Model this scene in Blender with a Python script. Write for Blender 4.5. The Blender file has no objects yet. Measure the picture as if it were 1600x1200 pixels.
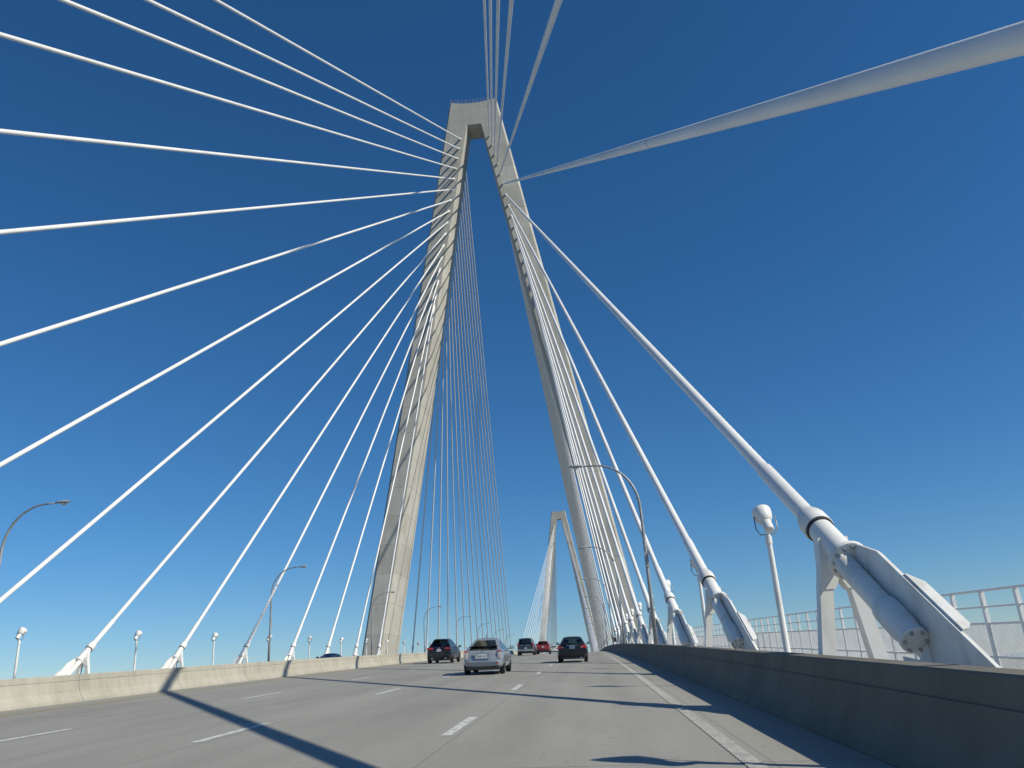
import bpy, bmesh, math, random
from mathutils import Vector, Matrix
random.seed(7)
S = bpy.context.scene
COL = S.collection
R = math.radians

# ------------------------------------------------------------------ bridge geometry (metres)
AX = -15.289            # bridge centre line
HW = 19.653             # centre line to cable plane at the deck
CR = 0.0297             # cross fall of the road
G = 0.04425             # grade at the camera
D1 = 150.03             # near face of the near tower
D2 = 634.07             # near face of the far tower
KV = G / (D1 + D2)      # vertical curve, crest half way between the towers
def zr(y): return G*y - KV*y*y
def zroad(x, y): return zr(y) - CR*max(x, 2*AX - x)
def slope(y): return G - 2*KV*y
SUN = Vector((4.3, -1.62, 3.7)).normalized()

# ------------------------------------------------------------------ tagging helpers
def tag(o, label=None, cat=None, group=None, kind=None):
    if label: o['label'] = label
    if cat: o['category'] = cat
    if group: o['group'] = group
    if kind: o['kind'] = kind
    return o
def empty(name, loc=(0, 0, 0)):
    o = bpy.data.objects.new(name, None); COL.objects.link(o)
    o.location = loc; o.empty_display_size = 0.3
    return o
ORD = ['first','second','third','fourth','fifth','sixth','seventh','eighth','ninth','tenth','eleventh','twelfth',
       'thirteenth','fourteenth','fifteenth','sixteenth','seventeenth','eighteenth','nineteenth','twentieth']

# ------------------------------------------------------------------ materials
def newmat(name):
    m = bpy.data.materials.new(name); m.use_nodes = True
    nt = m.node_tree; b = nt.nodes['Principled BSDF']
    return m, nt, b
def N(nt, t, **kw):
    n = nt.nodes.new(t)
    for k, v in kw.items(): setattr(n, k, v)
    return n
def ramp(nt, fac, stops):
    r = N(nt, 'ShaderNodeValToRGB'); e = r.color_ramp.elements
    while len(e) < len(stops): e.new(0.5)
    for i, (p, c) in enumerate(stops):
        e[i].position = p; e[i].color = (*c, 1) if len(c) == 3 else c
    nt.links.new(fac, r.inputs[0]); return r
def mth(nt, op, a, b=None, c=None):
    n = N(nt, 'ShaderNodeMath', operation=op)
    for i, v in enumerate((a, b, c)):
        if v is None: continue
        if isinstance(v, (int, float)): n.inputs[i].default_value = v
        else: nt.links.new(v, n.inputs[i])
    return n.outputs[0]
def mixc(nt, fac, a, b, mode='MIX'):
    n = N(nt, 'ShaderNodeMix', data_type='RGBA', blend_type=mode)
    for i, v in ((0, fac), (6, a), (7, b)):
        if isinstance(v, (int, float)): n.inputs[i].default_value = v
        elif isinstance(v, tuple): n.inputs[i].default_value = (*v, 1)
        else: nt.links.new(v, n.inputs[i])
    return n.outputs[2]
def noise(nt, vec, scale, detail=4, rough=.6):
    n = N(nt, 'ShaderNodeTexNoise'); n.inputs['Scale'].default_value = scale
    n.inputs['Detail'].default_value = detail; n.inputs['Roughness'].default_value = rough
    if vec is not None: nt.links.new(vec, n.inputs['Vector'])
    return n.outputs[0]
def mapping(nt, scale=(1, 1, 1), src='Object'):
    tc = N(nt, 'ShaderNodeTexCoord'); m = N(nt, 'ShaderNodeMapping')
    m.inputs['Scale'].default_value = scale
    nt.links.new(tc.outputs[src], m.inputs[0]); return m.outputs[0]
def bump(nt, b, h, strength=.2, dist=.02):
    n = N(nt, 'ShaderNodeBump'); n.inputs['Strength'].default_value = strength; n.inputs['Distance'].default_value = dist
    nt.links.new(h, n.inputs['Height']); nt.links.new(n.outputs[0], b.inputs['Normal'])

def simple(name, col, rough=.5, metal=0.0, var=.06, scale=3.0, coat=0.0, spec=.5):
    m, nt, b = newmat(name)
    v = mapping(nt)
    n = noise(nt, v, scale)
    lo = tuple(c*(1-var) for c in col); hi = tuple(min(1, c*(1+var)) for c in col)
    r = ramp(nt, n, [(.3, lo), (.7, hi)])
    nt.links.new(r.outputs[0], b.inputs['Base Color'])
    rr = ramp(nt, n, [(.3, (max(0, rough-.06),)*3), (.7, (min(1, rough+.06),)*3)])
    nt.links.new(rr.outputs[0], b.inputs['Roughness'])
    b.inputs['Metallic'].default_value = metal; b.inputs['Coat Weight'].default_value = coat
    b.inputs['Specular IOR Level'].default_value = spec
    return m

def white_paint():
    m, nt, b = newmat('white_painted_steel')
    v = mapping(nt, (1, 1, .35))
    n = noise(nt, v, 2.2, 6); n2 = noise(nt, v, 26, 3)
    base = ramp(nt, n, [(.30, (.60, .59, .55)), (.46, (.74, .735, .71)), (.75, (.80, .80, .78))])
    grime = ramp(nt, n2, [(.60, (0, 0, 0)), (.74, (1, 1, 1))])
    f = mth(nt, 'MULTIPLY', grime.outputs[0], .25)
    c = mixc(nt, f, base.outputs[0], (.42, .38, .32))
    rs = noise(nt, mapping(nt, (6, 6, .7)), 1.6, 5, .7); rm = ramp(nt, rs, [(.62, (0,)*3), (.74, (1,)*3)])
    nt.links.new(mixc(nt, mth(nt, 'MULTIPLY', rm.outputs[0], .30), c, (.36, .24, .14)), b.inputs['Base Color'])
    b.inputs['Roughness'].default_value = .42
    return m
def cable_white():
    m, nt, b = newmat('white_cable_sheath')
    v = mapping(nt)
    n = noise(nt, v, .35, 6)
    base = ramp(nt, n, [(.3, (.70, .69, .67)), (.6, (.80, .80, .79))])
    nt.links.new(base.outputs[0], b.inputs['Base Color'])
    b.inputs['Roughness'].default_value = .38
    return m
def tower_concrete():
    m, nt, b = newmat('tower_concrete')
    v = mapping(nt); tc = N(nt, 'ShaderNodeTexCoord'); sp = N(nt, 'ShaderNodeSeparateXYZ')
    nt.links.new(tc.outputs['Object'], sp.inputs[0])
    z = sp.outputs[2]
    n = noise(nt, v, .18, 8, .65)
    vs = mapping(nt, (1.3, 1.3, .06)); streak = noise(nt, vs, 1.0, 5)
    base = ramp(nt, n, [(.32, (.40, .385, .34)), (.5, (.46, .444, .397)), (.68, (.52, .503, .455))])
    st = ramp(nt, streak, [(.45, (1, 1, 1)), (.75, (.85, .84, .82))])
    c = mixc(nt, 1.0, base.outputs[0], st.outputs[0], 'MULTIPLY')
    fr = mth(nt, 'FRACT', mth(nt, 'DIVIDE', z, 5.3))
    line = mth(nt, 'LESS_THAN', fr, .022)
    cell = mth(nt, 'FLOOR', mth(nt, 'DIVIDE', z, 5.3))
    wn = N(nt, 'ShaderNodeTexWhiteNoise', noise_dimensions='1D'); nt.links.new(cell, wn.inputs['W'])
    tone = mth(nt, 'MULTIPLY_ADD', wn.outputs[0], .16, .92)
    cm = N(nt, 'ShaderNodeCombineColor')
    for i in range(3): nt.links.new(tone, cm.inputs[i])
    c = mixc(nt, 1.0, c, cm.outputs[0], 'MULTIPLY')
    c = mixc(nt, mth(nt, 'MULTIPLY', line, .35), c, (.13, .12, .11))
    nt.links.new(c, b.inputs['Base Color']); b.inputs['Roughness'].default_value = .88
    bump(nt, b, noise(nt, v, 3, 6), .25, .03)
    return m
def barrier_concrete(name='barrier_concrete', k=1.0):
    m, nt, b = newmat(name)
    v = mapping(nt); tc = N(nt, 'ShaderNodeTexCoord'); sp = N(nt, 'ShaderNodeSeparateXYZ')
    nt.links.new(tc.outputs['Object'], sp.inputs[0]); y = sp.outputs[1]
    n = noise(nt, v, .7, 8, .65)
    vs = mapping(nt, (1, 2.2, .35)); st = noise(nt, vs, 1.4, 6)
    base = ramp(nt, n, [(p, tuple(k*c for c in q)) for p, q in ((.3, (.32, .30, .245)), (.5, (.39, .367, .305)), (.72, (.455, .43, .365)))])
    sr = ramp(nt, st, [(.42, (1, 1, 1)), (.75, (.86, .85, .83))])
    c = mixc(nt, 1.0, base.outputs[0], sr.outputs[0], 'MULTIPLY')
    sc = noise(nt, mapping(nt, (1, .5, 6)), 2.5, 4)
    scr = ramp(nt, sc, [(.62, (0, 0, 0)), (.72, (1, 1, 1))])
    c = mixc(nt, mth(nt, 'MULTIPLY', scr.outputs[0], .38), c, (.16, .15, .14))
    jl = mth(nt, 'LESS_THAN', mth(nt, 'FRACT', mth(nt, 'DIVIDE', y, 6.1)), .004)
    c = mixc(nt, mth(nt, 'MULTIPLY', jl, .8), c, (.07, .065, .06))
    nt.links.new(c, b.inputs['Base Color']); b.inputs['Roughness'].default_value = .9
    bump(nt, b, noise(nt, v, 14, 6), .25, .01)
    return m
def road_mat():
    m, nt, b = newmat('grooved_concrete_road')
    tc = N(nt, 'ShaderNodeTexCoord'); sp = N(nt, 'ShaderNodeSeparateXYZ')
    nt.links.new(tc.outputs['Object'], sp.inputs[0]); x, y = sp.outputs[0], sp.outputs[1]
    v = mapping(nt)
    big = noise(nt, mapping(nt, (.55, .07, 1)), 1.0, 5); fine = noise(nt, v, 22, 5, .7); mid = noise(nt, mapping(nt, (1.2, .3, 1)), 1.6, 6)
    base = ramp(nt, big, [(.3, (.245, .238, .213)), (.5, (.288, .280, .250)), (.7, (.325, .316, .285))])
    # darker wheel paths and a darker oil strip in every lane (worn into the surface)
    ph = mth(nt, 'FRACT', mth(nt, 'DIVIDE', mth(nt, 'ADD', x, 40*3.66+2.10), 3.66))
    def band(c, w):
        d = mth(nt, 'ABSOLUTE', mth(nt, 'SUBTRACT', ph, c))
        return mth(nt, 'SMOOTH_MIN', mth(nt, 'MAXIMUM', mth(nt, 'SUBTRACT', 1.0, mth(nt, 'DIVIDE', d, w)), 0.0), 1.0, .2)
    w = mth(nt, 'ADD', mth(nt, 'MULTIPLY', band(.27, .17), .55), mth(nt, 'MULTIPLY', band(.73, .17), .55))
    w = mth(nt, 'ADD', w, mth(nt, 'MULTIPLY', band(.5, .12), .45))
    w = mth(nt, 'MULTIPLY', w, ramp(nt, mid, [(.25, (.4,)*3), (.75, (1,)*3)]).outputs[0])
    c = mixc(nt, mth(nt, 'MULTIPLY', w, .58), base.outputs[0], (.155, .150, .136))
    fr = ramp(nt, fine, [(.3, (.86,)*3), (.7, (1.1,)*3)])
    c = mixc(nt, 1.0, c, fr.outputs[0], 'MULTIPLY')
    pat = noise(nt, mapping(nt, (.8, .25, 1)), 2.1, 3); pr = ramp(nt, pat, [(.66, (0,)*3), (.72, (1,)*3)])
    c = mixc(nt, mth(nt, 'MULTIPLY', pr.outputs[0], .16), c, (.15, .145, .135))
    sp_ = noise(nt, mapping(nt, (1.6, .9, 1)), 3.2, 2); sr_ = ramp(nt, sp_, [(.70, (0,)*3), (.735, (1,)*3)])
    c = mixc(nt, mth(nt, 'MULTIPLY', sr_.outputs[0], .30), c, (.10, .097, .09))
    vc = N(nt, 'ShaderNodeTexVoronoi', feature='DISTANCE_TO_EDGE'); vc.inputs['Scale'].default_value = .42
    wv = N(nt, 'ShaderNodeVectorMath', operation='ADD'); nz = N(nt, 'ShaderNodeTexNoise'); nz.inputs['Scale'].default_value = 1.5; nz.inputs['Detail'].default_value = 5
    nt.links.new(v, nz.inputs['Vector']); nt.links.new(v, wv.inputs[0]); nt.links.new(nz.outputs['Color'], wv.inputs[1]); nt.links.new(wv.outputs[0], vc.inputs['Vector'])
    ck = mth(nt, 'MULTIPLY', mth(nt, 'LESS_THAN', vc.outputs['Distance'], .0035), mth(nt, 'GREATER_THAN', big, .53))
    c = mixc(nt, mth(nt, 'MULTIPLY', ck, .22), c, (.08, .078, .072))
    jl = mth(nt, 'LESS_THAN', mth(nt, 'FRACT', mth(nt, 'DIVIDE', y, 9.15)), .0035)
    c = mixc(nt, mth(nt, 'MULTIPLY', jl, .6), c, (.07, .07, .065))
    # long joint along each lane line
    lj = mth(nt, 'LESS_THAN', mth(nt, 'ABSOLUTE', mth(nt, 'SUBTRACT', ph, .04)), .003)
    c = mixc(nt, mth(nt, 'MULTIPLY', lj, .45), c, (.09, .09, .085))
    nt.links.new(c, b.inputs['Base Color'])
    b.inputs['Roughness'].default_value = .82
    gr = N(nt, 'ShaderNodeTexWave', bands_direction='Y'); gr.inputs['Scale'].default_value = 8
    nt.links.new(v, gr.inputs['Vector'])
    bump(nt, b, mth(nt, 'ADD', mth(nt, 'MULTIPLY', gr.outputs['Fac'], .3), fine), .2, .006)
    return m
def line_paint(name, col, dirt):
    m, nt, b = newmat(name)
    v = mapping(nt, (2.0, 1.0, 1)); n = noise(nt, v, 6, 8, .75); n2 = noise(nt, v, 45, 3)
    r = ramp(nt, n, [(.40, dirt), (.56, col)])
    r2 = ramp(nt, n2, [(.35, (.72,)*3), (.6, (1,)*3)])
    nt.links.new(mixc(nt, 1.0, r.outputs[0], r2.outputs[0], 'MULTIPLY'), b.inputs['Base Color'])
    b.inputs['Roughness'].default_value = .7
    return m
def galvanised():
    m, nt, b = newmat('galvanised_steel')
    v = mapping(nt); vo = N(nt, 'ShaderNodeTexVoronoi'); vo.inputs['Scale'].default_value = 14; nt.links.new(v, vo.inputs['Vector'])
    n = noise(nt, mapping(nt, (3, 3, .5)), 1.5, 5)
    c = ramp(nt, vo.outputs['Color'], [(.2, (.26, .275, .285)), (.8, (.38, .395, .405))])
    c2 = ramp(nt, n, [(.35, (.75,)*3), (.65, (1.1,)*3)])
    nt.links.new(mixc(nt, 1, c.outputs[0], c2.outputs[0], 'MULTIPLY'), b.inputs['Base Color'])
    b.inputs['Metallic'].default_value = .25; b.inputs['Roughness'].default_value = .45
    return m
def car_paint(name, col, metal=.0, rough=.28, coat=1.0):
    m, nt, b = newmat(name)
    n = noise(nt, mapping(nt), 350, 2); d = noise(nt, mapping(nt), 3.5, 5)
    r = ramp(nt, n, [(.35, tuple(c*.85 for c in col)), (.65, tuple(min(1, c*1.15) for c in col))])
    nt.links.new(r.outputs[0], b.inputs['Base Color'])
    rr = ramp(nt, d, [(.35, (rough,)*3), (.7, (rough+.15,)*3)]); nt.links.new(rr.outputs[0], b.inputs['Roughness'])
    b.inputs['Metallic'].default_value = metal
    b.inputs['Coat Weight'].default_value = coat; b.inputs['Coat Roughness'].default_value = .06
    return m
def tint_glass(name, tr=(.22, .24, .25)):
    m, nt, b = newmat(name); nt.nodes.remove(b)
    out = nt.nodes['Material Output']
    t = N(nt, 'ShaderNodeBsdfTransparent'); g = N(nt, 'ShaderNodeBsdfGlossy'); mx = N(nt, 'ShaderNodeMixShader')
    n = noise(nt, mapping(nt), 2, 2)
    r = ramp(nt, n, [(.3, tuple(c*.9 for c in tr)), (.7, tr)]); nt.links.new(r.outputs[0], t.inputs[0])
    g.inputs['Roughness'].default_value = .03; g.inputs[0].default_value = (.9, .9, .9, 1)
    lw = N(nt, 'ShaderNodeLayerWeight'); lw.inputs[0].default_value = .5
    f5 = mth(nt, 'MULTIPLY_ADD', mth(nt, 'POWER', lw.outputs['Facing'], 4.5), .9, .045)
    nt.links.new(f5, mx.inputs[0]); nt.links.new(t.outputs[0], mx.inputs[1]); nt.links.new(g.outputs[0], mx.inputs[2])
    nt.links.new(mx.outputs[0], out.inputs['Surface'])
    return m
def land_mat():
    m, nt, b = newmat('far_shore_cover')
    n = noise(nt, mapping(nt, (1, 1, 1)), .012, 8, .7)
    r = ramp(nt, n, [(.3, (.05, .065, .04)), (.5, (.10, .11, .07)), (.62, (.19, .17, .13)), (.72, (.26, .25, .22))])
    nt.links.new(r.outputs[0], b.inputs['Base Color']); b.inputs['Roughness'].default_value = .9
    return m
def water_mat():
    m, nt, b = newmat('river_water')
    n = noise(nt, mapping(nt, (1, 1, 1)), .06, 8, .6)
    r = ramp(nt, n, [(.3, (.035, .05, .055)), (.7, (.05, .07, .075))])
    nt.links.new(r.outputs[0], b.inputs['Base Color']); b.inputs['Roughness'].default_value = .18
    bump(nt, b, n, .5, 1.0)
    return m

M = dict(
    white=white_paint(), cable=cable_white(), tower=tower_concrete(), barrier=barrier_concrete(), barrier_darkened=barrier_concrete('darkened_barrier_concrete', .38), road=road_mat(),  # right barrier: darker concrete, lowered further to put its shade into the colour
    deck=simple('deck_concrete', (.30, .29, .26), .9, scale=.6, var=.15),
    path=simple('footpath_concrete', (.36, .35, .32), .9, scale=.9, var=.12),
    wline=line_paint('white_road_paint', (.72, .72, .69), (.40, .395, .37)),
    wline_worn=line_paint('worn_edge_paint', (.50, .495, .46), (.36, .355, .33)),
    yline=line_paint('yellow_road_paint', (.48, .33, .10), (.30, .27, .19)),
    galv=galvanised(), dark=simple('dark_rubber', (.018, .018, .019), .75, var=.25),
    seal=simple('black_joint_seal', (.03, .03, .032), .6),
    bolt=simple('bolt_steel', (.42, .42, .42), .35, metal=.7),
    grey=simple('grey_painted_steel', (.33, .35, .37), .5),
    rail=simple('white_railing_paint', (.82, .82, .80), .45, var=.08),
    land=land_mat(), water=water_mat(),
    tyre=simple('tyre_rubber', (.022, .022, .023), .8, var=.2),
    rim=simple('alloy_rim', (.45, .46, .47), .35, metal=.8),
    glass=tint_glass('tinted_car_glass', (.15, .16, .165)), glass_dark=tint_glass('privacy_car_glass', (.05, .055, .06)), glass_clear=tint_glass('light_car_glass', (.55, .60, .60)),
    trim=simple('black_plastic_trim', (.02, .02, .022), .55, var=.15),
    red=simple('red_lamp_lens', (.42, .012, .015), .12, coat=1.0, var=.1, scale=20),
    clear=simple('clear_lamp_lens', (.42, .38, .38), .08, coat=1.0, var=.05, scale=4),
    plate=simple('licence_plate', (.62, .64, .68), .45, var=.15, scale=9),
    plateink=simple('plate_ink', (.05, .08, .2), .5),
    chrome=simple('chrome_trim', (.75, .75, .76), .08, metal=1.0),
    seat=simple('seat_cloth', (.10, .10, .10), .9, var=.2),
    silver=car_paint('silver_metallic_paint', (.30, .33, .365), .35, .36),
    black=car_paint('black_car_paint', (.005, .005, .008), .0, .30, .45),
    darkblue=car_paint('dark_wine_car_paint', (.009, .006, .012), .0, .30, .5),
    charcoal=car_paint('charcoal_car_paint', (.035, .037, .04), .2, .3),
    redcar=car_paint('red_car_paint', (.28, .018, .022), .1, .3),
    whitecar=car_paint('white_car_paint', (.7, .7, .69), .0, .3),
    dark_panel=simple('amber_cabinet_panel', (.03, .03, .035), .4),  # the cabinet panel's own dark colour
)

# ------------------------------------------------------------------ mesh helpers
def link(name, bm, mat, parent=None, smooth=False, angle=None):
    me = bpy.data.meshes.new(name)
    bmesh.ops.recalc_face_normals(bm, faces=bm.faces)
    if smooth:
        for f in bm.faces: f.smooth = True
        if angle:
            for e in bm.edges:
                if len(e.link_faces) == 2 and e.calc_face_angle(0) > angle: e.smooth = False
    bm.to_mesh(me); bm.free()
    me.materials.append(mat)
    o = bpy.data.objects.new(name, me); COL.objects.link(o)
    if parent is not None:
        o.parent = parent
        o.matrix_parent_inverse = Matrix.Translation(-parent.location)   # parts are modelled in world coordinates
    return o
def linkl(name, bm, mat, parent, smooth=False, angle=None):               # part modelled in the thing's own coordinates
    o = link(name, bm, mat, None, smooth, angle); o.parent = parent; return o
def lathe(bm, A, e, prof, seg=16, cap=True):
    A = Vector(A); e = Vector(e).normalized()
    s = e.cross(Vector((0, 0, 1)))
    if s.length < 1e-3: s = Vector((1, 0, 0))
    s.normalize(); u = s.cross(e)
    rings = []
    for t, r in prof:
        c = A + e*t
        rings.append([bm.verts.new(c + (s*math.cos(2*math.pi*k/seg) + u*math.sin(2*math.pi*k/seg))*r) for k in range(seg)])
    for a, b in zip(rings, rings[1:]):
        for k in range(seg): bm.faces.new((a[k], a[(k+1) % seg], b[(k+1) % seg], b[k]))
    if cap: bm.faces.new(rings[0][::-1]); bm.faces.new(rings[-1])
    return rings
def tube(bm, pts, rad, seg=10):
    pts = [Vector(p) for p in pts]; rings = []
    if not isinstance(rad, (list, tuple)): rad = [rad]*len(pts)
    prev = None
    for i, p in enumerate(pts):
        d = (pts[min(i+1, len(pts)-1)] - pts[max(i-1, 0)]).normalized()
        if prev is None:
            s = d.cross(Vector((0, 0, 1)))
            if s.length < 1e-3: s = Vector((1, 0, 0))
        else: s = prev - d*prev.dot(d)
        s.normalize(); prev = s; u = s.cross(d)
        rings.append([bm.verts.new(p + (s*math.cos(2*math.pi*k/seg) + u*math.sin(2*math.pi*k/seg))*rad[i]) for k in range(seg)])
    for a, b in zip(rings, rings[1:]):
        for k in range(seg): bm.faces.new((a[k], a[(k+1) % seg], b[(k+1) % seg], b[k]))
    bm.faces.new(rings[0][::-1]); bm.faces.new(rings[-1])
def slab(bm, pts, off):        # polygon (list of 3D points) extruded by vector off
    off = Vector(off); a = [bm.verts.new(Vector(p)) for p in pts]; b = [bm.verts.new(Vector(p)+off) for p in pts]
    bm.faces.new(a); bm.faces.new(b[::-1]); n = len(a)
    for i in range(n): bm.faces.new((a[i], b[i], b[(i+1) % n], a[(i+1) % n]))
def beam(bm, A, B, w, h, side, w2=None, h2=None):   # rectangular bar, w along 'side', h across
    A, B = Vector(A), Vector(B); d = (B-A).normalized(); s = Vector(side); s = (s - d*s.dot(d)).normalized(); u = s.cross(d)
    w2 = w2 or w; h2 = h2 or h
    ra = [bm.verts.new(A + s*(i*w/2) + u*(j*h/2)) for i, j in ((-1, -1), (1, -1), (1, 1), (-1, 1))]
    rb = [bm.verts.new(B + s*(i*w2/2) + u*(j*h2/2)) for i, j in ((-1, -1), (1, -1), (1, 1), (-1, 1))]
    bm.faces.new(ra[::-1]); bm.faces.new(rb)
    for k in range(4): bm.faces.new((ra[k], ra[(k+1) % 4], rb[(k+1) % 4], rb[k]))
def box(bm, x0, x1, y0, y1, z0, z1, bev=0.0, seg=2):
    r = bmesh.ops.create_cube(bm, size=1.0); vs = r['verts']
    for v in vs:
        v.co = Vector((x0 if v.co.x < 0 else x1, y0 if v.co.y < 0 else y1, z0 if v.co.z < 0 else z1))
    if bev:
        es = list({e for v in vs for e in v.link_edges})
        bmesh.ops.bevel(bm, geom=es, offset=bev, segments=seg, profile=.6, affect='EDGES')
def strip(bm, sections, close=False):   # loft of cross sections (lists of points)
    rows = [[bm.verts.new(Vector(p)) for p in s] for s in sections]
    n = len(rows[0])
    for a, b in zip(rows, rows[1:]):
        for k in range(n if close else n-1): bm.faces.new((a[k], a[(k+1) % n], b[(k+1) % n], b[k]))
    return rows

# ------------------------------------------------------------------ setting
Y0, YE = -90.0, 905.0
YS = [Y0 + 5*i for i in range(int((YE-Y0)/5)+1)]
BR = 2.72                       # road edge (foot of the right barrier)
bm = bmesh.new()
strip(bm, [[(2*AX-BR, y, zroad(BR, y)), (AX, y, zroad(AX, y)), (BR, y, zroad(BR, y))] for y in YS])
o = link('road', bm, M['road']); tag(o, kind='structure')
def bulge(y):                   # the footpath swings out round the outside of each tower leg
    b = 0
    for d in (D1, D2):
        t = abs(y - (d+6))
        if t < 34: b = max(b, 1 if t < 18 else .5+.5*math.cos(math.pi*(t-18)/16))
    return b
def xpath(y): return 9.0 + 5.0*bulge(y)
bm = bmesh.new()
def decksec(y):
    z = zr(y); xr = xpath(y) + .35; zt = z - .06
    return [(2*AX-xr, y, zt), (2*AX-BR, y, zroad(BR, y)-.05), (AX, y, zroad(AX, y)-.05), (BR, y, zroad(BR, y)-.05), (xr, y, zt), (xr, y, zt-.9), (5, y, z-2.1), (2*AX-5, y, z-2.1), (2*AX-xr, y, zt-.9)]
rows = strip(bm, [decksec(y) for y in YS], close=True)
bm.faces.new(rows[0]); bm.faces.new(rows[-1][::-1])
o = link('bridge_deck', bm, M['deck']); tag(o, kind='structure')
bm = bmesh.new()
strip(bm, [[(3.38, y, zr(y)+.02), (xpath(y)+.2, y, zr(y)+.02)] for y in YS])
o = link('footpath', bm, M['path']); tag(o, kind='structure')

def painted(name, x, w, spans, mat, ticks=False):
    bm = bmesh.new()
    for y0, y1 in spans:
        n = max(1, int((y1-y0)/5)); ys = [y0+(y1-y0)*i/n for i in range(n+1)]
        strip(bm, [[(x-w/2, y, zroad(x-w/2, y)+.005), (x+w/2, y, zroad(x+w/2, y)+.005)] for y in ys])
    o = link(name, bm, mat); tag(o, kind='structure'); return o
dash = [(12.35-10.58*8+10.58*i, 15.2-10.58*8+10.58*i) for i in range(88)]
for k in (1, 2, 3): painted('lane_marking', 1.54-3.66*k, .155, dash, M['wline'])
painted('edge_line', 1.50, .165, [(Y0, YE)], M['wline_worn'])
painted('median_line', -13.5, .13, [(Y0, YE)], M['yline'])
for k in (1, 2, 3): painted('lane_marking', 2*AX-1.54+3.66*k, .155, dash, M['wline'])
painted('edge_line', 2*AX-1.50, .20, [(Y0, YE)], M['wline'])
# profiled ribs across the right edge line
bm = bmesh.new()
for i in range(420):
    y = -4 + i*.16
    strip(bm, [[(1.408, y+d, zroad(1.408, y+d)+h), (1.592, y+d, zroad(1.592, y+d)+h)] for d, h in ((0, .006), (.03, .012), (.06, .012), (.09, .006))])
o = link('edge_line', bm, M['wline_worn']); tag(o, kind='structure')
# expansion joint plates
bm = bmesh.new()
bmesh.ops.create_circle(bm, cap_ends=True, radius=16000, segments=96)
for v in bm.verts: v.co.z = -57
o = link('water', bm, M['water']); tag(o, kind='structure')
# far shore: low land with a ragged tree line, both sides of the river
bm = bmesh.new()
def shore(x0, x1, y0, y1, nx, ny, h):
    rows = []
    for j in range(ny+1):
        row = []
        for i in range(nx+1):
            x = x0+(x1-x0)*i/nx; y = y0+(y1-y0)*j/ny
            edge = min(i, nx-i, j, ny-j)
            z = -60 if edge == 0 else -55 + (h*random.random()**1.5 if edge > 1 else 0)
            row.append(bm.verts.new((x + random.uniform(-9, 9), y + random.uniform(-9, 9), z)))
        rows.append(row)
    for a, b in zip(rows, rows[1:]):
        for i in range(nx): bm.faces.new((a[i], a[i+1], b[i+1], b[i]))
shore(330, 6000, 150, 5200, 110, 100, 15)
shore(-7000, -900, 500, 6000, 90, 80, 13)
o = link('far_shore', bm, M['land']); tag(o, kind='structure')

# ------------------------------------------------------------------ barriers
def barrier(name, label, x0, sgn, prof, y0=Y0, y1=YE, cat='barrier', mat='barrier'):
    bm = bmesh.new()
    ys = [y0 + 3*i for i in range(int((y1-y0)/3)+1)]
    rows = strip(bm, [[(x0 + sgn*px, y, zr(y) + pz) for px, pz in prof] for y in ys], close=True)
    bm.faces.new(rows[0]); bm.faces.new(rows[-1][::-1])
    o = link(name, bm, M[mat], smooth=False); tag(o, label, cat); return o
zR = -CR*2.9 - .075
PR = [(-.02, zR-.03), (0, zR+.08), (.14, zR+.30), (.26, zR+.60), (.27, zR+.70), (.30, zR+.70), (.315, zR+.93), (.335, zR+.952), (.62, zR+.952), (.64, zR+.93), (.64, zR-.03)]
barrier('traffic_barrier', 'dark shaded concrete barrier running along the right edge of the road', 2.74, 1, PR, mat='barrier_darkened')
zM = CR*14.9
PM = [(.0, zM-.03), (-.02, zM+.07), (-.15, zM+.28), (-.22, zM+.58), (-.21, zM+.60), (-.225, zM+.735), (-.25, zM+.755)]
PM = PM + [(-.55-(.0)+(-p[0])*-1*0 - .25 - (p[0]+.25) - .0, p[1]) for p in PM[::-1]]
barrier('median_barrier', 'sunlit concrete median barrier running along the left side of the road', -14.86, 1, PM)
barrier('traffic_barrier', 'concrete barrier at the far left edge of the bridge, behind the median', 2*AX-2.74, -1, PR)

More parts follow.
